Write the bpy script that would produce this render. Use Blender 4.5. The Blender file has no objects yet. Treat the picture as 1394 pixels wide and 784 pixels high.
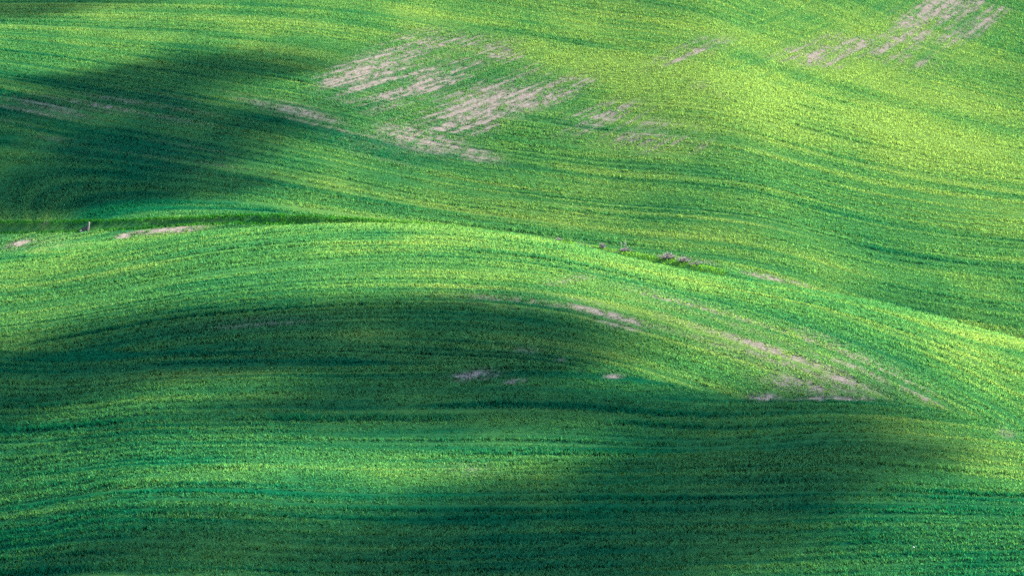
import bpy, math, random
import numpy as np

# ------------------------------------------------------------------ camera, sky, sun, exposure
scn = bpy.context.scene
col = scn.collection
HFOV = math.radians(21.5); PITCH = math.radians(8.0); CAM_Z = 30.2
cam = bpy.data.cameras.new('camera'); camo = bpy.data.objects.new('camera', cam); col.objects.link(camo)
cam.sensor_width = 36; cam.angle = HFOV; cam.clip_start = 1; cam.clip_end = 8000
camo.location = (0, 0, CAM_Z); camo.rotation_euler = (math.pi / 2 - PITCH, 0, 0)
scn.camera = camo

SUN_EL = math.radians(33); SUN_AZ = math.radians(66)          # azimuth clockwise from +Y (away from the camera) towards +X
SUN = np.array([math.sin(SUN_AZ) * math.cos(SUN_EL), math.cos(SUN_AZ) * math.cos(SUN_EL), math.sin(SUN_EL)])
w = bpy.data.worlds.new('World'); scn.world = w; w.use_nodes = True
nt = w.node_tree; bg = nt.nodes['Background']
sky = nt.nodes.new('ShaderNodeTexSky'); sky.sky_type = 'NISHITA'; sky.sun_disc = False
sky.sun_elevation = SUN_EL; sky.sun_rotation = SUN_AZ; sky.air_density = 1.0; sky.dust_density = 0.4; sky.ozone_density = 2.0
nt.links.new(sky.outputs[0], bg.inputs[0]); bg.inputs[1].default_value = 0.09
sl = bpy.data.lights.new('sun', 'SUN'); sl.energy = 5.0; sl.angle = math.radians(0.6); sl.color = (1.0, 0.94, 0.80)
slo = bpy.data.objects.new('sun', sl); col.objects.link(slo); slo.location = (120, 160, 120)
slo.rotation_euler = (math.pi / 2 - SUN_EL, 0, math.pi - SUN_AZ)
vs = scn.view_settings
vs.view_transform = 'Standard'; vs.look = 'None'; vs.gamma = 1; vs.use_curve_mapping = False
vs.exposure = 3.05
scn.cycles.use_denoising = False; scn.cycles.filter_width = 1.5

# ------------------------------------------------------------------ numeric helpers
rng = np.random.default_rng(7); random.seed(7)
PW, PH = 1394.0, 784.0
FPX = PW / 2 / math.tan(HFOV / 2)
cp, sp = math.cos(PITCH), math.sin(PITCH)
NT = np.random.default_rng(3).random((512, 512)).astype(np.float32)

def vnoise(x, y, seed=0):
    x = np.asarray(x, np.float32) + 37.31 * seed + 4000; y = np.asarray(y, np.float32) + 91.7 * seed + 4000
    xi = np.floor(x); yi = np.floor(y); fx = x - xi; fy = y - yi
    xi = xi.astype(np.int32); yi = yi.astype(np.int32)
    fx = fx * fx * (3 - 2 * fx); fy = fy * fy * (3 - 2 * fy)
    x0 = xi & 511; x1 = (xi + 1) & 511; y0 = yi & 511; y1 = (yi + 1) & 511
    a = NT[y0, x0]; b = NT[y0, x1]; c = NT[y1, x0]; d = NT[y1, x1]
    return a + (b - a) * fx + (c - a) * fy + (a - b - c + d) * fx * fy        # 0..1

def fbm(x, y, seed=0, oct=3):
    t = 0; a = 0.5; n = 0
    for o in range(oct):
        t = t + a * vnoise(x * 2 ** o, y * 2 ** o, seed + 5 * o); n += a; a *= 0.5
    return t / n

def sstep(a, b, x):
    t = np.clip((x - a) / (b - a), 0, 1); return t * t * (3 - 2 * t)

def project(x, y, z):
    """world point to photo pixel, used to find out what part of the land the lens can see"""
    dz = z - CAM_Z
    f = y * cp - dz * sp; up = y * sp + dz * cp
    return PW / 2 + FPX * x / f, PH / 2 - FPX * up / f, f

def elev(row):                                                # ray elevation of a photo row in the middle column
    return -PITCH + np.arctan((PH / 2 - np.asarray(row, float)) / FPX)

# ------------------------------------------------------------------ the land
# lines of the land, sampled at these x (metres, at about 250 m) positions
CU = np.array([-200, 0, 100, 200, 300, 420, 504, 602, 740, 840, 941, 1014, 1080, 1170, 1232, 1295, 1394, 1600])
CV = np.array([400, 362, 348, 328, 314, 309, 308, 311, 328, 348, 370, 382, 391, 410, 423, 441, 464, 515])
CY = np.array([240, 243, 245, 248, 251, 253, 254, 254, 251, 248, 244, 241, 239, 236, 234, 232, 228, 222])   # distance of the crest
BU = np.array([-200, 0, 100, 200, 270, 350, 450, 560, 640, 740, 840, 950, 1040, 1080, 1200, 1394, 1600])
BV = np.array([303, 303, 302, 299, 296, 293, 296, 303, 312, 325, 341, 360, 379, 391, 423, 473, 524])          # row of the bank's upper edge
BY = np.array([277, 277, 277, 277, 277, 277, 276, 274, 271, 266, 261, 254, 249, 247, 244, 238, 232])
BH = np.array([1.0, 1.0, 0.95, 0.8, 0.6, .75, .8, .8, .8, .6, .5, .45, .35, .2, .1, .1, .1])               # height of the bank
def line(U, V, Y):
    f = Y / cp / (1 + 0)                                     # first guess of the depth along the axis
    e = elev(V); z = CAM_Z + Y * np.tan(e)
    for _ in range(3):
        f = Y * cp - (z - CAM_Z) * sp
        up = (PH / 2 - V) * f / FPX
        z = CAM_Z + (up - Y * sp) / cp
    return (U - PW / 2) * f / FPX, z
CX, CZ = line(CU, CV, CY)
BX, BZ = line(BU, BV, BY)

def smooth_interp(x, X, V):
    xs = np.linspace(X[0] - 30, X[-1] + 30, 1200)
    v = np.interp(xs, X, V); k = np.hanning(61); k /= k.sum()
    v = np.convolve(np.pad(v, 30, 'edge'), k, 'valid')
    return np.interp(x, xs, v)

def far_fade(x):                                             # keeps the profile sane away from the view
    return np.clip(x, -75, 75)

def bank_y(x):
    xc = far_fade(x)
    return smooth_interp(xc, BX, BY) + 0.5 * (fbm(xc * 0.23, xc * 0 + 2.0, 4, 3) - 0.5)

def base_height(x, y):
    xc = far_fade(x)
    yc = smooth_interp(xc, CX, CY); zc = smooth_interp(xc, CX, CZ)
    yb = bank_y(x); zb = smooth_interp(xc, BX, BZ); hb = smooth_interp(xc, BX, BH)
    m = smooth_interp(xc, CX, np.where(CU < 330, 0.03 + 0.085 * np.clip(CU / 330, 0, 1), np.tan(-elev(CV))))
    d = yc - y
    S = 0.31
    dd = np.sqrt(d * d + 15.0 ** 2) - 15.0
    Sb = smooth_interp(xc, CX, np.where(CU < 330, 0.02 + 0.29 * np.clip(CU / 330, 0, 1) ** 2, 0.31))
    front = zc + m * d - np.where(d > 0, S, Sb) * dd
    front = np.where(d > 110, front[...] + 0.0, front)
    low = -26.0
    front = np.where(front < low, low - 4 * (1 - np.exp((front - low) / 4)), front)
    # upper field rising behind the bank
    t = np.maximum(y - yb, 0)
    sl = 0.235 + 0.0002 * xc
    back = zb + 0.10 * t + (sl - 0.10) * (np.sqrt(t * t + 49) - 7)
    back = np.where(t > 130, zb + 0.10 * 130 + (sl - 0.10) * 123.2 + 8 * (1 - np.exp(-(t - 130) * sl / 8)), back)
    dip = np.interp(xc, [20, 34, 75], [0, 1.1, 1.3])
    back = back - dip * np.exp(-(t / 6.0) ** 2)
    # foot of the bank: front field meets the foot
    foot = zb - hb - dip
    bw = np.interp(xc, [-30, -5, 60], [0.45, 2.6, 3.2])
    k = sstep(-bw, 0.1, y - yb + 0.15)                        # the step of the bank
    fl = np.minimum(front, 1e9)
    q = sstep(-9 - bw, -0.2 - bw, y - yb)                                # last metres in front of the bank level out to its foot
    fl = fl * (1 - q) + np.where(y < yb, foot - 0.03 * (yb - y), foot) * q
    return fl * (1 - k) + back * k

# undulations made up to shape the light on the fields: where the ground leans to the sun and where it leans away (photo column, row, half widths, turn, amount)
LEAN = [
 # lower field
 (60, 490, 190, 30, -5, -.9), (300, 470, 150, 26, -4, -.9), (660, 455, 200, 30, 4, -2.6), (560, 540, 300, 24, 0, -1.7), (1040, 580, 120, 26, 3, -2.4), (880, 675, 220, 26, 0, -2.2),
 (420, 735, 360, 25, 0, -1.6), (1100, 735, 260, 26, 0, -1.1), (150, 560, 220, 30, 0, -.6), (640, 560, 200, 22, 0, -1.1),
 (560, 632, 260, 22, 0, 1.4), (230, 652, 230, 22, 0, .7), (1320, 610, 120, 50, 12, .7), (1320, 500, 110, 45, 25, .2),
 (120, 410, 150, 16, -12, .8), (980, 430, 220, 26, 18, .7), (900, 610, 110, 14, 0, .6), (830, 485, 60, 18, 10, .5), (1130, 470, 140, 26, 25, .6), (620, 345, 300, 16, 2, .5),
 # upper field
 (1170, 130, 330, 110, 8, 1.6), (700, 60, 200, 50, 8, .4),
 (120, 190, 240, 70, 6, -2.2), (330, 95, 130, 22, 10, -1.1), (60, 12, 140, 14, 0, -1.4), (260, 250, 250, 24, 5, -1.0), (460, 190, 160, 40, 25, -.3),
 (330, 22, 220, 12, 3, .5), (920, 100, 230, 50, 15, .9), (1220, 160, 200, 30, 12, 1.1), (620, 20, 250, 16, 3, .8),
 (1280, 300, 200, 50, 15, -.6), (1310, 105, 90, 36, -15, -.5), (760, 265, 220, 28, 14, .4), (880, 200, 160, 26, 15, .7), (430, 285, 260, 9, 0, .7),
]
GX0, GX1, GY0, GY1, GS = -110.0, 110.0, 140.0, 400.0, 1.0
gx = np.arange(GX0, GX1, GS); gy = np.arange(GY0, GY1, GS)
GXX, GYY = np.meshgrid(gx, gy)
def build_relief():
    zb = base_height(GXX, GYY)
    u, v, f = project(GXX, GYY, zb)
    g = np.zeros_like(u)
    for cu, cv, ru, rv, an, am in LEAN:
        a = math.radians(an); du = u - cu; dv = v - cv
        p = (du * math.cos(a) + dv * math.sin(a)) / ru; q = (-du * math.sin(a) + dv * math.cos(a)) / rv
        g += am * np.exp(-0.5 * (p * p + q * q) * 1.2)
    g *= 0.055
    win = sstep(0, 25, GXX - GX0) * sstep(0, 25, GX1 - GXX) * sstep(0, 15, GYY - GY0) * sstep(0, 30, GY1 - GYY)
    g *= win
    kx = np.fft.fftfreq(g.shape[1], GS) * 2 * np.pi; ky = np.fft.fftfreq(g.shape[0], GS) * 2 * np.pi
    KX, KY = np.meshgrid(kx, ky)
    D = 1j * (KX * math.sin(SUN_AZ) + KY * math.cos(SUN_AZ))
    h = np.real(np.fft.ifft2(np.conj(D) * np.fft.fft2(-g) / (np.abs(D) ** 2 + 0.0035 + 0.02 * (KX ** 2 + KY ** 2))))
    h += 0.10 * (fbm(GXX / 9, GYY / 9, 11, 3) - 0.5)
    h = h * (1 - 0.93 * np.exp(-((GYY - bank_y(GXX)) / 7.0) ** 2))
    return h * win
REL = build_relief()
def relief(x, y):
    fx = np.clip((x - GX0) / GS, 0, len(gx) - 1.001); fy = np.clip((y - GY0) / GS, 0, len(gy) - 1.001)
    i = fx.astype(int); j = fy.astype(int); a = fx - i; b = fy - j
    r = REL[j, i] * (1 - a) * (1 - b) + REL[j, i + 1] * a * (1 - b) + REL[j + 1, i] * (1 - a) * b + REL[j + 1, i + 1] * a * b
    out = (x < GX0) | (x > GX1) | (y < GY0) | (y > GY1)
    return np.where(out, 0, r)
def height(x, y):
    x = np.asarray(x, float); y = np.asarray(y, float)
    return base_height(x, y) + relief(x, y)

def at(u, v):
    """ground point under a photo pixel"""
    xs = (u - PW / 2) / FPX; ys = (PH / 2 - v) / FPX
    d = np.array([xs, cp + ys * sp, -sp + ys * cp])
    t = np.arange(140, 460, 0.15)
    X, Y, Z = d[0] * t, d[1] * t, CAM_Z + d[2] * t
    below = np.nonzero(Z <= height(X, Y))[0]
    i = below[0] if len(below) else len(t) - 1
    return X[i], Y[i]

# ------------------------------------------------------------------ drilling directions of the crop (s = metres across the rows)
def fit_rows(curves, uref):
    P, Q = [], []
    for c in curves:
        us = np.linspace(c[0][0], c[-1][0], 22); vs_ = np.interp(us, [p[0] for p in c], [p[1] for p in c])
        pts = np.array([at(a, b) for a, b in zip(us, vs_)])
        val = np.interp(uref, us, pts[:, 1])
        P.append(pts); Q.append(np.full(len(pts), val))
    P = np.vstack(P); Q = np.concatenate(Q)
    def basis(x, y):
        a = x / 50.0; b = (y - 250) / 50.0
        return [np.ones_like(a), a, b, a * a, a * b, b * b, a ** 3, a * a * b, a * b * b, a ** 4, a ** 3 * b, a * a * b * b]
    A = np.array(basis(P[:, 0], P[:, 1])).T
    W = np.vstack([A, 0.15 * np.eye(A.shape[1])]); R = np.concatenate([Q - 250, np.zeros(A.shape[1])])
    k = np.linalg.lstsq(W, R, rcond=None)[0]
    return lambda x, y: sum(c * t for c, t in zip(k, basis(x, y)))
rows_upper_front = fit_rows([
 [(0, 364), (100, 350), (200, 330), (300, 317), (420, 312), (504, 311), (602, 314), (740, 331), (840, 351), (941, 373), (1080, 394), (1232, 427), (1394, 468)],
 [(0, 400), (150, 378), (350, 331), (480, 321), (640, 323), (800, 350), (1000, 395), (1200, 440), (1394, 500)],
 [(0, 425), (176, 391), (350, 350), (500, 333), (640, 336), (800, 362), (1000, 408), (1200, 460), (1394, 545)],
 [(0, 457), (85, 446), (250, 421), (350, 402), (490, 381), (560, 384), (640, 389), (800, 420), (900, 442), (1000, 474), (1200, 560)],
 [(0, 472), (200, 456), (400, 437), (600, 440), (760, 455), (900, 492), (1020, 540)],
 [(0, 540), (300, 522), (600, 516), (800, 535), (950, 580)]], 500)
rows_lower_front = fit_rows([
 [(0, 490), (300, 478), (600, 470), (900, 480), (1394, 530)],
 [(0, 540), (300, 525), (600, 520), (900, 530), (1100, 543), (1394, 565)],
 [(0, 620), (200, 612), (400, 607), (700, 601), (1000, 603), (1250, 602), (1394, 612)],
 [(0, 690), (300, 683), (600, 683), (900, 688), (1100, 680), (1200, 672), (1394, 680)],
 [(0, 772), (200, 778), (600, 780), (1000, 775), (1394, 770)]], 600)
rows_back = fit_rows([
 [(0, 296), (300, 289), (560, 299), (760, 322), (950, 354), (1200, 405), (1394, 445)],
 [(0, 166), (150, 173), (327, 191), (450, 215), (600, 245), (800, 275), (1000, 305), (1200, 345), (1394, 385)],
 [(0, 113), (100, 118), (200, 128), (350, 148), (526, 191), (700, 215), (900, 235), (1100, 270), (1394, 330)],
 [(0, 60), (200, 70), (350, 103), (433, 123), (500, 148), (640, 180), (800, 195), (1000, 215), (1200, 245), (1394, 290)],
 [(0, 20), (200, 35), (350, 45), (463, 60), (600, 80), (800, 120), (1000, 150), (1200, 180), (1394, 230)],
 [(0, 0), (500, 5), (700, 30), (900, 80), (1050, 110), (1200, 150), (1394, 200)]], 600)
CROSS = [[(443, 104), (563, 55), (690, 8)], [(571, 153), (677, 121), (850, 60), (1000, 15)], [(700, 171), (798, 128), (966, 64), (1120, 8)],
         [(800, 215), (950, 150), (1144, 50), (1235, 5)], [(1000, 240), (1200, 130), (1295, 55), (1385, 5)]]
def fit_cross():
    P, Q = [], []
    for i, c in enumerate(CROSS):
        us = np.linspace(c[0][0], c[-1][0], 14); vs_ = np.interp(us, [p[0] for p in c], [p[1] for p in c])
        pts = np.array([at(a, b) for a, b in zip(us, vs_)]); P.append(pts); Q.append(pts)
    dirs = []
    for p in P:
        dirs.append(p[-1] - p[0])
    d = np.mean([q / np.linalg.norm(q) for q in dirs], axis=0); d /= np.linalg.norm(d)
    n = np.array([-d[1], d[0]])
    A, R = [], []
    for p in P:
        a = p[:, 0] / 50; b = (p[:, 1] - 300) / 50
        A.append(np.array([np.ones_like(a), a, b, a * a, a * b, b * b]).T); R.append(np.full(len(p), np.median(p @ n)))
    A = np.vstack(A + [0.2 * np.eye(6)[3:]]); R = np.concatenate(R + [np.zeros(3)])
    k = np.linalg.lstsq(A, R, rcond=None)[0]
    def f(x, y):
        a = x / 50; b = (y - 300) / 50
        return k[0] + k[1] * a + k[2] * b + k[3] * a * a + k[4] * a * b + k[5] * b * b
    return f, d
rows_cross, cross_dir = fit_cross()

# edge where the two drillings of the lower field meet
EDGE = np.array([at(u, v) for u, v in [(-150, 470), (200, 480), (500, 490), (760, 500), (900, 520), (1020, 543), (1200, 543), (1300, 562), (1394, 585), (1550, 620)]])

# bare and thin places of the crop: photo column, row, half width, half height, turn, strength, kind (0 plain, 1 striped by the cross drilling, 2 striped along the rows)
BARE = [
 (520, 85, 75, 22, -22, .95, 1), (600, 100, 60, 22, -18, .8, 1), (660, 145, 80, 26, -20, 1.1, 1), (570, 190, 60, 16, 12, .75, 0), (650, 212, 40, 9, 12, .6, 0),
 (735, 135, 70, 16, -22, .85, 1), (640, 55, 70, 10, 10, .55, 1), (690, 80, 50, 10, 18, .6, 1), (500, 130, 60, 25, 20, .45, 1), (510, 200, 80, 12, 14, .5, 2),
 (935, 72, 50, 12, -18, .65, 1), (880, 185, 90, 22, 5, .36, 1), (820, 160, 60, 20, -15, .38, 1), (960, 120, 30, 8, 18, .35, 1),
 (1140, 65, 70, 16, -10, .7, 1), (1110, 82, 30, 6, 15, .7, 1), (1290, 12, 70, 16, -15, .95, 1), (1320, 40, 50, 14, -25, .8, 1), (1240, 55, 60, 14, -15, .5, 1), (1230, 80, 60, 14, 10, .3, 1),
 (150, 140, 60, 14, 6, .27, 2), (240, 150, 80, 18, 10, .22, 2), (60, 150, 80, 20, 3, .24, 2), (250, 215, 80, 20, 8, .25, 2), (350, 140, 50, 8, 15, .2, 2), (120, 200, 100, 14, 3, .22, 2), (420, 160, 60, 16, 20, .28, 2),
 (228, 314, 40, 3.5, -5, 1.2, 0), (168, 322, 10, 3, -5, .9, 0), (25, 333, 22, 4, -12, .6, 0), (60, 336, 50, 6, -5, .28, 0),
 (1040, 377, 26, 3.2, 12, 1.1, 0), (1080, 385, 30, 3, 14, .6, 0), (800, 335, 60, 3, 10, .4, 0), (960, 357, 25, 3, 12, .6, 0),
 (645, 512, 30, 7, -6, .6, 0), (700, 520, 14, 3, -6, .6, 0), (762, 491, 8, 2.5, 0, .7, 0), (835, 513, 12, 3, 0, .5, 0), (715, 478, 20, 5, 0, .3, 0),
 (1045, 478, 55, 8, 22, .42, 2), (1190, 495, 80, 16, 24, .42, 2), (1130, 500, 90, 20, 20, .26, 2), (1000, 470, 120, 18, 20, .22, 2), (1120, 465, 60, 10, 22, .4, 2), (1150, 517, 22, 6, 12, .8, 0), (1100, 525, 70, 12, 8, .3, 2), (1040, 540, 20, 5, 0, .75, 0), (1260, 540, 36, 6, 24, .4, 2),
 (850, 440, 50, 9, 10, .34, 2), (800, 420, 60, 10, 12, .35, 2), (780, 380, 40, 6, -8, .35, 2), (690, 408, 90, 12, 5, .25, 2), (920, 410, 80, 10, 14, .28, 2), (1020, 445, 80, 10, 18, .3, 2), (1370, 590, 14, 8, 15, .3, 0), (1140, 542, 60, 3, 0, .6, 0),
 (640, 640, 40, 8, 0, .2, 2), (360, 440, 80, 8, -5, .2, 2),
]
BW = []
for cu, cv, ru, rv, an, st, kind in BARE:
    a = math.radians(an)
    c = np.array(at(cu, cv))
    e1 = np.array(at(cu + ru * math.cos(a), cv + ru * math.sin(a))) - np.array(at(cu - ru * math.cos(a), cv - ru * math.sin(a)))
    e2 = np.array(at(cu - rv * math.sin(a), cv + rv * math.cos(a))) - np.array(at(cu + rv * math.sin(a), cv - rv * math.cos(a)))
    M = np.array([e1 / 2, e2 / 2]).T
    if abs(np.linalg.det(M)) < 0.05:
        continue
    BW.append((c, np.linalg.inv(M), st, kind))

CROSSW = [np.array(at(u, v)) for u, v in ((560, 110), (700, 110), (850, 110), (980, 90), (1120, 60), (1270, 45))]
def cross_weight(x, y):
    t = np.zeros_like(x)
    for c in CROSSW: t = np.maximum(t, np.exp(-(((x - c[0]) / 11) ** 2 + ((y - c[1]) / 16) ** 2)))
    return sstep(.15, .7, t)

def field_maps(x, y):
    """everything the crop needs to know about a place"""
    yb = bank_y(x)
    front = y < yb - 0.25
    sb = rows_back(x, y); su = rows_upper_front(x, y); slw = rows_lower_front(x, y); sc = rows_cross(x, y)
    tc = x * cross_dir[0] + y * cross_dir[1]
    ye = np.interp(x, EDGE[:, 0], EDGE[:, 1]) + 0.5 * (vnoise(x * 0.5, x * 0, 8) - 0.5)
    lower = y < ye
    s = np.where(front, np.where(lower, slw, su), sb)
    sh = np.where(front, np.where(lower, 50.0, 0.0), 100.0)
    # streaks left by drill and sprayer: several widths
    wob = 1.2 * (fbm(x / 14, y / 14, 21, 2) - 0.5)
    s1 = s + wob * 0.15
    k1 = sstep(.2, .8, fbm(s1 / 1.7 + sh, x / 50, 31, 2))
    drill = 0.5 + 0.5 * np.cos(2 * np.pi * s1 / 1.15 + 2.5 * vnoise(s1 / 9, x / 30, 36)); drill = drill * sstep(.2, .6, vnoise(s1 / 6 + sh, x / 18, 32))
    k2 = sstep(.15, .85, vnoise(s1 / 0.5 + sh, x / 20, 33))
    fine = vnoise(s1 / 0.26 + sh, x / 7, 34)
    wc = cross_weight(x, y); cr0 = vnoise((sc + 0.3 * wob) / 0.6, tc / 12, 44)
    k2 = k2 * (1 - .8 * wc) + .8 * wc * sstep(.15, .85, cr0); k1 = k1 * (1 - .7 * wc) + .7 * wc * vnoise(sc / 1.6, tc / 25, 45)
    tram = np.abs(np.abs(np.mod(s1 + sh, 13.0) - 6.5) - 0.85)
    tram = (1 - sstep(.12, .3, tram)) * sstep(.25, .5, vnoise(x / 22 + sh, s1 / 9, 39))
    k3 = vnoise(s1 / 4.5 + sh, x / 45, 35)
    lin = vnoise(s1 / 0.6 + sh * 3, x / 34, 57)
    line_dark = sstep(0.80, 0.93, lin) * sstep(0.35, 0.6, vnoise(x / 13 + sh, s1 / 3, 38))
    lin2 = vnoise(s1 / 0.33 + sh * 2, x / 26, 47); lin3 = vnoise(s1 / 1.3 + sh * 5, x / 38, 48)
    line_dark = np.maximum(line_dark, 0.75 * sstep(.74, .9, lin2) * sstep(.3, .55, vnoise(x / 17 + sh, s1 / 4, 49))) * (1 - wc)
    line_pale = sstep(.76, .92, lin3)
    cr = vnoise((sc + 0.3 * wob) / 0.5, tc / 8, 41); cr2 = vnoise(sc / 0.3, tc / 5, 42)
    patch = fbm(x / 7.0, y / 10.0, 51, 3)
    bare = np.zeros_like(x)
    for c, Mi, st, kind in BW:
        dx = x - c[0]; dy = y - c[1]
        p = Mi[0, 0] * dx + Mi[0, 1] * dy; q = Mi[1, 0] * dx + Mi[1, 1] * dy
        r2 = p * p + q * q
        k = r2 < 5
        if not k.any(): continue
        b = st * np.exp(-0.75 * r2[k] ** 1.3)
        if kind == 1: b = b * (0.42 + 0.95 * sstep(0.40, 0.68, 0.7 * cr[k] + 0.3 * cr2[k]))
        if kind < 2: b = b * (0.5 + 0.7 * sstep(.25, .65, 0.5 * fine[k] + 0.5 * k3[k]))
        if kind == 2: b = b * (0.3 + 1.2 * sstep(0.35, 0.65, 0.5 * k2[k] + 0.5 * k1[k]))
        bare[k] = np.maximum(bare[k], b) + 0.25 * np.minimum(bare[k], b)
    frag = fbm(x / 0.55, y / 0.95, 61, 3)
    frag2 = fbm(x / 2.2, y / 2.6, 63, 2)
    b2 = np.clip(bare * (0.06 + 1.05 * sstep(.36, .64, frag) + 0.5 * sstep(.3, .7, frag2)), 0, 1.3)
    return dict(yb=yb, front=front, lower=lower, k1=k1, k2=k2, k3=k3, line=line_dark, patch=patch, bare=b2, soft=bare, cr=cr, frag=frag, s=s1, fine=fine, tram=tram, drill=drill, pale=line_pale)

# drill passes of yellower or bluer crop, mixed with light and shade put into its colour (photo column, row, half widths, turn, amount)
CROP_LIGHT = [(1260, 405, 170, 14, 14, -.22), (1130, 110, 330, 90, 8, .28), (760, 40, 260, 40, 8, .10), (1000, 420, 300, 40, 18, .12), (560, 150, 150, 60, 10, -.18), (860, 105, 170, 30, 16, .34), (1150, 158, 190, 22, 14, .30), (1340, 205, 110, 22, 12, .28), (330, 36, 200, 9, 3, .22), (560, 642, 190, 12, 0, .38), (240, 655, 170, 9, 0, .22), (1290, 610, 130, 30, 6, .42), (620, 430, 260, 26, 3, -.18), (150, 470, 200, 18, -5, -.18),
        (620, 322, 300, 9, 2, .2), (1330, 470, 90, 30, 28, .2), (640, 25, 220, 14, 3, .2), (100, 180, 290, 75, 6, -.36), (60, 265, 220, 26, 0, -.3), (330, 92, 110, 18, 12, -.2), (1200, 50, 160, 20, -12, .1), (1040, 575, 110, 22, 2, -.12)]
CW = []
for cu, cv, ru, rv, an, st in CROP_LIGHT:
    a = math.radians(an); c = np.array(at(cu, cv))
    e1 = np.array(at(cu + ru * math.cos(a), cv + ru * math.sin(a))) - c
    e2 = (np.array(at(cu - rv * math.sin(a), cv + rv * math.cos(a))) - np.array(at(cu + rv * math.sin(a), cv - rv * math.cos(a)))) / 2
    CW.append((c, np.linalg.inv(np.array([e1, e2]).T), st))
def crop_light_strokes(x, y):
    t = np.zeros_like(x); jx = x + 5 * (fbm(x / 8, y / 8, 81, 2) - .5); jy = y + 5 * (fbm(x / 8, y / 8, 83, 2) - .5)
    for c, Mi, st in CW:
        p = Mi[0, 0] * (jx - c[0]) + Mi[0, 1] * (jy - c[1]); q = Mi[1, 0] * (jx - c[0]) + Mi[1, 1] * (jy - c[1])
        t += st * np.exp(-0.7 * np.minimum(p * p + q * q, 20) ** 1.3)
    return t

LUSH_SHADE = np.array([0.006, 0.118, 0.050]); FRESH = np.array([0.066, 0.215, 0.058]); YELL = np.array([0.192, 0.322, 0.070]); GREY = np.array([0.12, 0.17, 0.10]); BANKG = np.array([0.024, 0.15, 0.016])
def crop_tone(F, x, y):
    return 0.5 + 0.22 * (F['k1'] - .5) + 0.22 * (F['k2'] - .5) + 0.20 * (F['k3'] - .5) + 0.22 * (F['fine'] - .5) + 0.5 * (F['patch'] - .5) - 0.14 * (F['drill'] - .4) + 0.25 * F['pale'] + crop_light_strokes(x, y) - 0.25 * (F['front'] & F['lower']) - 0.08 * F['front'] + 0.04 - 0.28 * F['line']  # lower field bluer as a separate drilling and as painted shade
def tone_colour(ye):
    ye = np.clip(ye, 0, 1)
    return np.where((ye < 0.5)[:, None], LUSH_SHADE + (FRESH - LUSH_SHADE) * (ye / 0.5)[:, None], FRESH + (YELL - FRESH) * ((ye - 0.5) / 0.5)[:, None])

# ------------------------------------------------------------------ materials
def mat(name):
    m = bpy.data.materials.new(name); m.use_nodes = True
    n = m.node_tree.nodes; n.clear()
    return m, n, m.node_tree.links

def mat_leaf(name, trans=0.16, warm=(1.15, 1.12, 0.55)):
    m, n, l = mat(name)
    at_ = n.new('ShaderNodeAttribute'); at_.attribute_name = 'tint'
    nr = n.new('ShaderNodeAttribute'); nr.attribute_name = 'lay'
    geo = n.new('ShaderNodeNewGeometry')
    d = n.new('ShaderNodeBsdfDiffuse'); d.inputs['Roughness'].default_value = 0.6
    l.new(at_.outputs['Color'], d.inputs['Color']); l.new(nr.outputs['Vector'], d.inputs['Normal'])
    mu = n.new('ShaderNodeMix'); mu.data_type = 'RGBA'; mu.blend_type = 'MULTIPLY'; mu.inputs['Factor'].default_value = 1
    l.new(at_.outputs['Color'], mu.inputs['A']); mu.inputs['B'].default_value = (*warm, 1)
    t = n.new('ShaderNodeBsdfTranslucent'); l.new(mu.outputs['Result'], t.inputs['Color'])
    x = n.new('ShaderNodeMixShader'); x.inputs[0].default_value = trans
    l.new(d.outputs[0], x.inputs[1]); l.new(t.outputs[0], x.inputs[2])
    o = n.new('ShaderNodeOutputMaterial'); l.new(x.outputs[0], o.inputs[0])
    return m
LEAF = mat_leaf('young wheat leaf')

def mat_ground():
    m, n, l = mat('soil and low growth')
    a = n.new('ShaderNodeAttribute'); a.attribute_name = 'cover'
    geo = n.new('ShaderNodeNewGeometry')
    n1 = n.new('ShaderNodeTexNoise'); n1.inputs['Scale'].default_value = 3.1; n1.inputs['Detail'].default_value = 8; n1.inputs['Roughness'].default_value = 0.7
    n2 = n.new('ShaderNodeTexNoise'); n2.inputs['Scale'].default_value = 0.35; n2.inputs['Detail'].default_value = 4
    l.new(geo.outputs['Position'], n1.inputs['Vector']); l.new(geo.outputs['Position'], n2.inputs['Vector'])
    r = n.new('ShaderNodeValToRGB'); e = r.color_ramp.elements
    e[0].position = 0.3; e[0].color = (0.085, 0.064, 0.054, 1); e[1].position = 0.68; e[1].color = (0.245, 0.190, 0.162, 1)
    l.new(n1.outputs['Fac'], r.inputs[0])
    r2 = n.new('ShaderNodeAttribute'); r2.attribute_name = 'shaded_low_leaf'
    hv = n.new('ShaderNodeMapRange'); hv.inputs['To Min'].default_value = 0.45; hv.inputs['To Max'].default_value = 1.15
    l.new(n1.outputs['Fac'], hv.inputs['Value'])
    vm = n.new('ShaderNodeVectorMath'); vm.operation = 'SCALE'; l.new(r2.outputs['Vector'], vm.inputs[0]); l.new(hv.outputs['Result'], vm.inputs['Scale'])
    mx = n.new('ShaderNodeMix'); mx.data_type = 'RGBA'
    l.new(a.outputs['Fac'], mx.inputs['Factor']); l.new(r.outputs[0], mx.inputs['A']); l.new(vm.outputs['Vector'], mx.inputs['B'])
    b = n.new('ShaderNodeBump'); b.inputs['Strength'].default_value = 0.8; b.inputs['Distance'].default_value = 0.06
    l.new(n1.outputs['Fac'], b.inputs['Height'])
    d = n.new('ShaderNodeBsdfDiffuse'); d.inputs['Roughness'].default_value = 0.8
    l.new(mx.outputs['Result'], d.inputs['Color']); l.new(b.outputs[0], d.inputs['Normal'])
    o = n.new('ShaderNodeOutputMaterial'); l.new(d.outputs[0], o.inputs[0])
    return m
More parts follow.
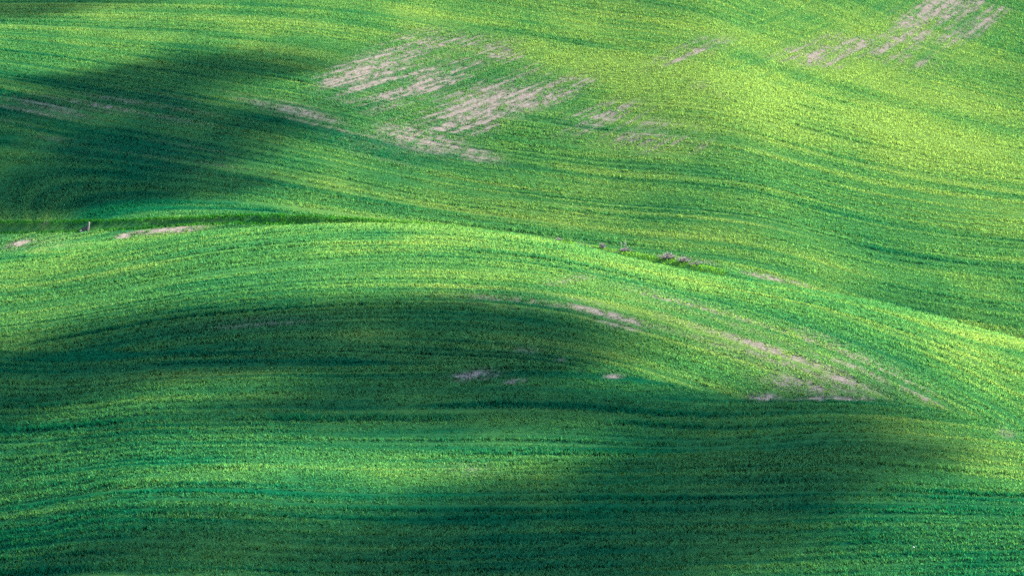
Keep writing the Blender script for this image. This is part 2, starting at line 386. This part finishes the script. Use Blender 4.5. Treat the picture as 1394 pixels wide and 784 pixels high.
def mat_rough(name, c1, c2, scale, stretch=(1, 1, 1)):
    m, n, l = mat(name)
    tc = n.new('ShaderNodeTexCoord'); mp = n.new('ShaderNodeMapping'); mp.inputs['Scale'].default_value = stretch
    l.new(tc.outputs['Object'], mp.inputs[0])
    n1 = n.new('ShaderNodeTexNoise'); n1.inputs['Scale'].default_value = scale; n1.inputs['Detail'].default_value = 6
    l.new(mp.outputs[0], n1.inputs['Vector'])
    r = n.new('ShaderNodeValToRGB'); e = r.color_ramp.elements
    e[0].position = 0.3; e[0].color = (*c1, 1); e[1].position = 0.7; e[1].color = (*c2, 1)
    l.new(n1.outputs['Fac'], r.inputs[0])
    b = n.new('ShaderNodeBump'); b.inputs['Strength'].default_value = 0.6; b.inputs['Distance'].default_value = 0.02
    l.new(n1.outputs['Fac'], b.inputs['Height'])
    d = n.new('ShaderNodeBsdfPrincipled'); d.inputs['Roughness'].default_value = 0.9; d.inputs['Specular IOR Level'].default_value = 0.15
    l.new(r.outputs[0], d.inputs['Base Color']); l.new(b.outputs[0], d.inputs['Normal'])
    o = n.new('ShaderNodeOutputMaterial'); l.new(d.outputs[0], o.inputs[0])
    return m
GROUND = mat_ground()
TWIG = mat_rough('dry twig', (0.11, 0.085, 0.09), (0.28, 0.225, 0.225), 9)
TWIG_DARK = mat_rough('old dark stem', (0.02, 0.014, 0.017), (0.06, 0.042, 0.047), 9)
STRAW = mat_rough('bleached stalk', (0.3, 0.26, 0.19), (0.45, 0.40, 0.29), 9)
WOOD = mat_rough('weathered wood', (0.10, 0.08, 0.08), (0.24, 0.20, 0.19), 7, (6, 6, 0.6))
WOOD_DARK = mat_rough('dark wood and shade', (0.035, 0.03, 0.03), (0.09, 0.075, 0.07), 7, (6, 0.6, 6))
STONE = mat_rough('pale limestone', (0.2, 0.2, 0.18), (0.36, 0.35, 0.31), 6)

# ------------------------------------------------------------------ ground sheet
def tag(o, label=None, cat=None, group=None, kind=None):
    if label: o['label'] = label
    if cat: o['category'] = cat
    if group: o['group'] = group
    if kind: o['kind'] = kind
    return o

def link(name, me, m=None, parent=None):
    o = bpy.data.objects.new(name, me); col.objects.link(o)
    if m: me.materials.append(m)
    if parent: o.parent = parent
    return o

def grow(a, step, far):
    out = []; s = step
    while a < far:
        s *= 1.16; a += s; out.append(a)
    return out
xs = np.arange(-76, 76.01, 0.42); xs = np.array(sorted([-v for v in grow(76, .42, 1500)]) + list(xs) + grow(76, .42, 1500))
ys = np.arange(150, 372.01, 0.42); ys = np.array(sorted([-(v) for v in grow(-150, .42, 900)]) + list(ys) + grow(372, .42, 2500))
XX, YY = np.meshgrid(xs, ys)
ZZ = height(XX, YY)
FM = field_maps(XX.ravel(), YY.ravel())
nx, ny = len(xs), len(ys)
me = bpy.data.meshes.new('ground')
co = np.stack([XX.ravel(), YY.ravel(), ZZ.ravel()], 1).astype(np.float32)
idx = np.arange(nx * ny).reshape(ny, nx)
q = np.stack([idx[:-1, :-1], idx[:-1, 1:], idx[1:, 1:], idx[1:, :-1]], -1).reshape(-1, 4)
me.vertices.add(len(co)); me.vertices.foreach_set('co', co.ravel())
me.loops.add(q.size); me.loops.foreach_set('vertex_index', q.ravel().astype(np.int32))
me.polygons.add(len(q)); me.polygons.foreach_set('loop_start', np.arange(0, q.size, 4, dtype=np.int32))
me.update(calc_edges=True)
me.polygons.foreach_set('use_smooth', np.ones(len(q), bool))
a = me.attributes.new('cover', 'FLOAT', 'POINT')
a.data.foreach_set('value', (1 - 0.92 * sstep(0.1, 0.5, FM['soft'])).astype(np.float32))
a = me.attributes.new('shaded_low_leaf', 'FLOAT_VECTOR', 'POINT')
a.data.foreach_set('vector', (0.55 * tone_colour(crop_tone(FM, XX.ravel(), YY.ravel()))).astype(np.float32).ravel())  # leaf colour darkened to paint the shade between blades
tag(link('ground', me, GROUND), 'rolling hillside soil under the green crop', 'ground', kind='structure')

# ------------------------------------------------------------------ the crop: real blades, one triangle each
def slope(x, y, e=0.6):
    return (height(x + e, y) - height(x - e, y)) / (2 * e), (height(x, y + e) - height(x, y - e)) / (2 * e)

def blades_mesh(name, x, y, h, wd, lean_amt, colr, seed):
    r = np.random.default_rng(seed); n = len(x)
    z = height(x, y)
    hx, hy = slope(x, y)
    nrm = np.stack([-hx, -hy, np.ones(n)], 1); nrm /= np.linalg.norm(nrm, axis=1)[:, None]
    yaw = r.random(n) * 2 * np.pi
    ax = np.stack([np.cos(yaw), np.sin(yaw), hx * np.cos(yaw) + hy * np.sin(yaw)], 1)
    ly = r.random(n) * 2 * np.pi; la = lean_amt * h * (0.3 + r.random(n))
    tip = np.stack([np.cos(ly) * la, np.sin(ly) * la, h], 1)
    base = np.stack([x, y, z - 0.015], 1)
    V = np.empty((n, 3, 3), np.float32)
    V[:, 0] = base - ax * (wd / 2)[:, None]; V[:, 1] = base + ax * (wd / 2)[:, None]; V[:, 2] = base + tip
    me = bpy.data.meshes.new(name)
    me.vertices.add(3 * n); me.vertices.foreach_set('co', V.ravel())
    me.loops.add(3 * n); me.loops.foreach_set('vertex_index', np.arange(3 * n, dtype=np.int32))
    me.polygons.add(n); me.polygons.foreach_set('loop_start', np.arange(0, 3 * n, 3, dtype=np.int32))
    me.update(calc_edges=True)
    jit = r.normal(0, 0.17, (n, 3)); jit[:, 2] *= 0.3
    ln = nrm + jit; ln /= np.linalg.norm(ln, axis=1)[:, None]
    at1 = me.attributes.new('tint', 'FLOAT_COLOR', 'FACE')
    at1.data.foreach_set('color', np.concatenate([colr, np.ones((n, 1))], 1).astype(np.float32).ravel())
    at2 = me.attributes.new('lay', 'FLOAT_VECTOR', 'FACE')
    at2.data.foreach_set('vector', ln.astype(np.float32).ravel())
    return me


def sample_view(density_near, density_far):
    """places inside the (widened) view"""
    y0, y1 = 152.0, 372.0
    half = lambda y: y * math.tan(HFOV / 2) * 1.05 + 5
    W = half(y1)
    ntot = int(2 * W * (y1 - y0) * density_near)
    x = rng.uniform(-W, W, ntot); y = rng.uniform(y0, y1, ntot)
    k = (np.abs(x) < half(y)) & (rng.random(ntot) < np.interp(y, [150, 250, 368], [1, 0.5 + 0.5 * density_far / density_near, density_far / density_near]))
    x = x[k]; y = y[k]
    z = height(x, y) + 0.3
    u, v, f = project(x, y, z)
    k = (v > -45) & (v < PH + 60)
    return x[k], y[k]

x, y = sample_view(152, 96)
F = field_maps(x, y)
clump = 0.45 * vnoise(F['s'] / 0.3, x / 0.5, 71) + 0.55 * sstep(.1, .9, vnoise(x / 0.3, y / 0.6, 72)); tuft = vnoise(F['s'] / 0.35, x / 1.3, 73)
keep = rng.random(len(x)) > sstep(0.15, 1.25, F['bare']) * 0.96
keep &= rng.random(len(x)) < 0.55 + 0.9 * clump - .5 * F['tram']
x = x[keep]; y = y[keep]; clump = clump[keep]; tuft = tuft[keep]
F = {k: v[keep] for k, v in F.items()}
n = len(x)
db = y - F['yb']
xc = far_fade(x)
bank = (db > -0.7 - np.interp(x, [-30, -5, 60], [0.5, 2.4, 2.8])) & (db < 0.35) & (x < 20)
h = 0.155 * (0.4 + 1.2 * clump) * (0.8 + 0.4 * rng.random(n))
h *= (0.85 + 0.2 * F['k1'] + 0.3 * (F['k2'] - 0.5) + 0.25 * (F['fine'] - .5) + 0.5 * (F['drill'] - .4) + 1.1 * F['line'] - .3 * F['pale']) * (1 - .6 * F['tram'])
h *= 1 - 0.5 * np.clip(F['bare'], 0, 1)
wd = 0.065 + 0.06 * rng.random(n)
# crop colour with light and shade painted in: blue green where lush or shaded, yellower where thin, young or sunlit
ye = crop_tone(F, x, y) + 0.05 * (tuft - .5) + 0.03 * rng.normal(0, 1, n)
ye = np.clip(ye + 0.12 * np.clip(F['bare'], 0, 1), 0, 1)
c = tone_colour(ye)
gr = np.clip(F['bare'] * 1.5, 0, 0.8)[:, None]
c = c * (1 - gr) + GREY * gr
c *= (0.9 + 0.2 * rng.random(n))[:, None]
h[bank] = (0.16 + 0.16 * rng.random(bank.sum())) * (0.6 + 0.8 * clump[bank]) * np.interp(x[bank], [-20, 0, 20], [1, .65, .45]); c[bank] = (BANKG + np.interp(x[bank], [-20, 5], [0, 1])[:, None] * np.array([.07, .10, .01])) * (0.7 + 0.8 * rng.random(bank.sum()))[:, None] + 0.25 * np.maximum(ye[bank] - .4, 0)[:, None] * YELL  # bank grass colour lightened to the right to paint its sunlit end
fr = F['front'] & ~bank; bk = ~F['front'] & ~bank
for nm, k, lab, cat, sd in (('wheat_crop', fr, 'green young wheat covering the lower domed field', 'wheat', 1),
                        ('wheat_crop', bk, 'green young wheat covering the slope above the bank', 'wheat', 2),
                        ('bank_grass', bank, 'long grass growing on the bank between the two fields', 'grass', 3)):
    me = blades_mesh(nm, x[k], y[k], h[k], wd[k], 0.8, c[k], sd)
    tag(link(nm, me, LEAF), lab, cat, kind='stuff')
print('blades', fr.sum(), bk.sum(), bank.sum())

# ------------------------------------------------------------------ broken low cloud drifting past, up sun of the fields
def mat_cloud():
    m, n, l = mat('cloud')
    d = n.new('ShaderNodeBsdfDiffuse'); d.inputs['Color'].default_value = (0.85, 0.86, 0.88, 1)
    t = n.new('ShaderNodeBsdfTranslucent'); t.inputs['Color'].default_value = (0.85, 0.86, 0.88, 1)
    x_ = n.new('ShaderNodeMixShader'); x_.inputs[0].default_value = 0.5; l.new(d.outputs[0], x_.inputs[1]); l.new(t.outputs[0], x_.inputs[2])
    tr = n.new('ShaderNodeBsdfTransparent'); y_ = n.new('ShaderNodeMixShader'); y_.inputs[0].default_value = 0.42      # thin vapour lets part of the sun through
    l.new(x_.outputs[0], y_.inputs[1]); l.new(tr.outputs[0], y_.inputs[2])
    o = n.new('ShaderNodeOutputMaterial'); l.new(y_.outputs[0], o.inputs[0])
    return m
CLOUD = mat_cloud()
import bmesh
def cloud(u, v, a, b, rz, far, label, seed, sub=5, off=(0, 0)):
    """a lumpy cloud of half axes a, b, standing between the sun and the ground seen at a photo pixel"""
    gx_, gy_ = at(u, v); gx_ += off[0]; gy_ += off[1]; c0 = np.array([gx_, gy_, float(height(gx_, gy_))]) + SUN * far
    bm = bmesh.new(); bmesh.ops.create_icosphere(bm, subdivisions=sub, radius=1.0)
    P = np.array([q.co[:] for q in bm.verts])
    k = 0.3 + 1.5 * fbm(P[:, 0] * 3.4 + 1.7 * P[:, 2] + seed, P[:, 1] * 3.0 + P[:, 2] * 1.3, seed, 5)
    P = P * k[:, None] * np.array([a, b, min(a, b) * 0.22])
    P[:, 2] = np.where(P[:, 2] < 0, P[:, 2] * 0.5, P[:, 2])
    for q, p in zip(bm.verts, P): q.co = p
    me = bpy.data.meshes.new('cloud'); bm.to_mesh(me); bm.free()
    me.polygons.foreach_set('use_smooth', np.ones(len(me.polygons), bool))
    o = link('cloud', me, CLOUD); o.location = c0; o.rotation_euler = (0, 0, math.radians(rz))
    tag(o, label, 'cloud', 'broken low clouds beside the fields')
CS = 'thin shred of white cloud torn off the rim of a larger cloud'
CL = 'small ragged white cloud drifting in the sun off the fields'
for i, (u, v, a, b, rz) in enumerate([
    (40, 200, 17, 25, 0), (190, 215, 10, 14, 0), (330, 92, 9, 4.5, -10), (150, 120, 10, 7, 0), (290, 200, 8, 13, 0), (780, 772, 16, 3, 0), (40, 8, 10, 4, 0),
    (120, 500, 20, 8, 8), (520, 475, 19, 9, -4), (690, 470, 8, 6, -10), (1050, 585, 10, 7, -5), (880, 670, 14, 5, 0), (420, 752, 20, 4, 2), (560, 555, 14, 3.5, 0)]):
    cloud(u, v, a * 0.92, b * 0.88, rz, 600 + 30 * (i % 4), CL, 100 + i)
    rc = random.Random(500 + i)
    for j in range(3):                                         # shreds round its rim
        t = rc.uniform(0, 2 * math.pi); q = rc.uniform(0.75, 1.15)
        cloud(u, v, rc.uniform(4, 9), rc.uniform(1.0, 2.4), rc.uniform(-8, 8), rc.uniform(330, 480), CS, 200 + 10 * i + j, 3, (a * q * math.cos(t), b * q * math.sin(t)))

# ------------------------------------------------------------------ things
class MB:
    def __init__(s): s.v = []; s.f = []
    def tube(s, pts, rads, sides=4):
        pts = [np.array(p, float) for p in pts]; b0 = len(s.v)
        for i, p in enumerate(pts):
            d = pts[min(i + 1, len(pts) - 1)] - pts[max(i - 1, 0)]; d /= (np.linalg.norm(d) + 1e-9)
            a = np.cross(d, [0.31, 0.83, 0.47]); a /= np.linalg.norm(a); b = np.cross(d, a)
            for k in range(sides):
                t = 2 * math.pi * k / sides
                s.v.append(p + rads[i] * (math.cos(t) * a + math.sin(t) * b))
        for i in range(len(pts) - 1):
            for k in range(sides):
                k2 = (k + 1) % sides
                s.f.append((b0 + i * sides + k, b0 + i * sides + k2, b0 + (i + 1) * sides + k2, b0 + (i + 1) * sides + k))
        s.f.append(tuple(b0 + k for k in range(sides))[::-1]); s.f.append(tuple(b0 + (len(pts) - 1) * sides + k for k in range(sides)))
    def build(s, name, m, parent=None, smooth=False):
        me = bpy.data.meshes.new(name); me.from_pydata([tuple(p) for p in s.v], [], s.f); me.update()
        if smooth: me.polygons.foreach_set('use_smooth', np.ones(len(me.polygons), bool))
        return link(name, me, m, parent)

def empty(name, x, y, dz=0.0, rz=0.0):
    o = bpy.data.objects.new(name, None); col.objects.link(o); o.empty_display_size = 0.2
    o.location = (float(x), float(y), float(height(x, y)) + dz); o.rotation_euler = (0, 0, rz)
    return o

def shrub(u, v, wid, hei, label, nst=40, ntw=260, seed=0, stalks=0, lean=0.0):
    r = random.Random(seed)
    px, py = at(u, v)
    o = empty('dead_shrub', px, py, -0.03)
    st = MB(); tw = MB()
    for i in range(nst):
        a = r.uniform(0, 2 * math.pi); rr = r.random() ** 0.6
        end = np.array([math.cos(a) * rr * wid / 2 + lean * hei, math.sin(a) * rr * wid / 2.4, hei * (1.05 - 0.75 * rr * rr) * r.uniform(0.6, 1.05)])
        b = np.array([math.cos(a) * rr * wid * 0.16, math.sin(a) * rr * wid * 0.12, 0])
        mid = (b + end) / 2 + np.array([r.uniform(-.08, .08), r.uniform(-.08, .08), hei * 0.16])
        st.tube([b, mid, end], [0.016, 0.011, 0.004], 3)
        for k in range(ntw // nst):
            t = r.uniform(0.3, 1.0)
            p = b * (1 - t) ** 2 + 2 * mid * t * (1 - t) + end * t * t
            d = np.array([r.gauss(0, 1), r.gauss(0, 1), r.gauss(0.35, .8)]); d *= r.uniform(0.12, 0.3) * min(1, hei) / np.linalg.norm(d)
            q1 = p + d; q1[2] = max(q1[2], 0.03)
            tw.tube([p, p + d * 0.55 + np.array([0, 0, .02]), q1], [0.009, 0.008, 0.005], 3)
    tag(st.build('stems', TWIG_DARK, o), kind='stuff'); tag(tw.build('twigs', TWIG, o), kind='stuff')
    for i in range(stalks):
        s = MB(); a = np.array([r.uniform(-.35, .05) * wid, 0, 0.1]); hh = hei * r.uniform(1.5, 2.1)
        tip = a + np.array([r.uniform(-.15, .2), r.uniform(-.1, .1), hh])
        s.tube([a, (a + tip) / 2 + np.array([.05, 0, 0]), tip], [0.018, 0.015, 0.008], 4)
        for k in range(6):
            t = r.uniform(.5, 1); p = a + (tip - a) * t
            s.tube([p, p + np.array([r.uniform(-.2, .2), r.uniform(-.1, .1), r.uniform(.05, .15)])], [0.012, 0.006], 3)
        s.build('dry_stalk', STRAW, o)
    tag(o, label, 'shrub', 'dead shrubs along the bank')
    return o
shrub(760, 328, .95, .42, 'smallest faded dead shrub, sitting apart from the others on the bank', 26, 160, 1)
shrub(820, 338.5, .85, .62, 'small rounded dead shrub beside the shrub with tall pale stalks', 34, 260, 2)
shrub(852, 343, 1.5, .5, 'low dead shrub with tall pale dry stalks rising from it', 50, 380, 3, stalks=3)
shrub(907, 353, 2.1, .75, 'broad pale dead shrub touching the darker shrub beside it', 60, 520, 4)
shrub(931, 357.5, 1.7, .7, 'dark hollow dead shrub between the broad pale shrub and the trailing one', 56, 420, 5)
shrub(947, 360.5, 1.9, .38, 'low trailing dead shrub at the end of the joined clump', 40, 260, 6)

# the old post with a slanting brace on the bank
px, py = at(119.5, 316)
o = empty('wooden_post', px, py, -0.1)
tag(o, 'weathered grey wooden post leaning on the bank with a slanting brace and, for the shade under it, a dark board', 'post')
m = MB(); m.tube([(0, 0, -0.15), (0.06, 0, 0.45), (0.15, 0.02, 1.05), (0.17, 0.02, 1.14)], [0.095, 0.09, 0.08, 0.05], 7); m.build('stake', WOOD, o)
m = MB(); m.tube([(-0.86, -0.06, 0.22), (-0.4, -0.07, 0.52), (0.06, -0.07, 0.80)], [0.04, 0.045, 0.04], 6); m.build('brace', WOOD_DARK, o)
def slab(name, poly, y0, th, m, parent):
    b = MB(); n = len(poly)
    b.v = [np.array((p[0], y0, p[1])) for p in poly] + [np.array((p[0], y0 + th, p[1])) for p in poly]
    b.f = [tuple(range(n)), tuple(range(2 * n - 1, n - 1, -1))] + [((i + 1) % n, i, n + i, n + (i + 1) % n) for i in range(n)]
    return b.build(name, m, parent)
for i, (xa, xb) in enumerate(((-0.66, -0.44), (-0.43, -0.21), (-0.20, 0.03))):  # added dark boards standing in for the shaded hollow under the brace
    top = lambda t: 0.22 + (t + 0.86) * 0.63 - 0.05
    slab('shade_board', [(xa, -0.1), (xb, -0.1), (xb, top(xb)), (xa, top(xa) - 0.02)], 0.0 + 0.012 * i, 0.03, WOOD_DARK, o)

def stone(u, v, r0, label, seed, mt=STONE):
    r = random.Random(seed); px, py = at(u, v)
    import bmesh
    bm = bmesh.new(); bmesh.ops.create_icosphere(bm, subdivisions=2, radius=r0)
    for vv in bm.verts:
        k = 1 + 0.28 * (float(vnoise(vv.co.x / r0 * 1.3 + seed, vv.co.y / r0 * 1.3 + vv.co.z / r0, seed)) - 0.5) * 2
        vv.co = vv.co * k; vv.co.z *= 0.7
    me = bpy.data.meshes.new('stone'); bm.to_mesh(me); bm.free()
    o = link('stone', me, mt); o.location = (px, py, float(height(px, py)) + 0.3 * r0); o.rotation_euler = (0, 0, r.uniform(0, 6))
    return tag(o, label, 'stone')
stone(110, 316, 0.2, 'pale stone lying at the foot of the slanting brace', 3)
stone(1243, 746, 0.1, 'small pale stone alone in the dark lower wheat', 4)

# a bare branch stuck in the bank
px, py = at(62, 312)
o = empty('dead_branch', px, py, -0.05); tag(o, 'thin bare branch leaning up out of the grassy bank', 'branch')
m = MB(); m.tube([(-0.5, -0.05, 0.0), (-0.1, 0, 0.3), (0.22, 0.02, 0.48), (0.45, 0.05, 0.62)], [0.03, 0.027, 0.022, 0.012], 5); m.build('limb', WOOD, o)
m = MB(); m.tube([(-0.1, 0, 0.3), (-0.12, 0.02, 0.5), (-0.05, 0.03, 0.66)], [0.018, 0.013, 0.006], 4); m.build('side_twig', TWIG, o); m = MB(); m.tube([(0.22, 0.02, 0.48), (0.4, 0, 0.44)], [0.014, 0.006], 4); m.build('side_twig', TWIG, o)
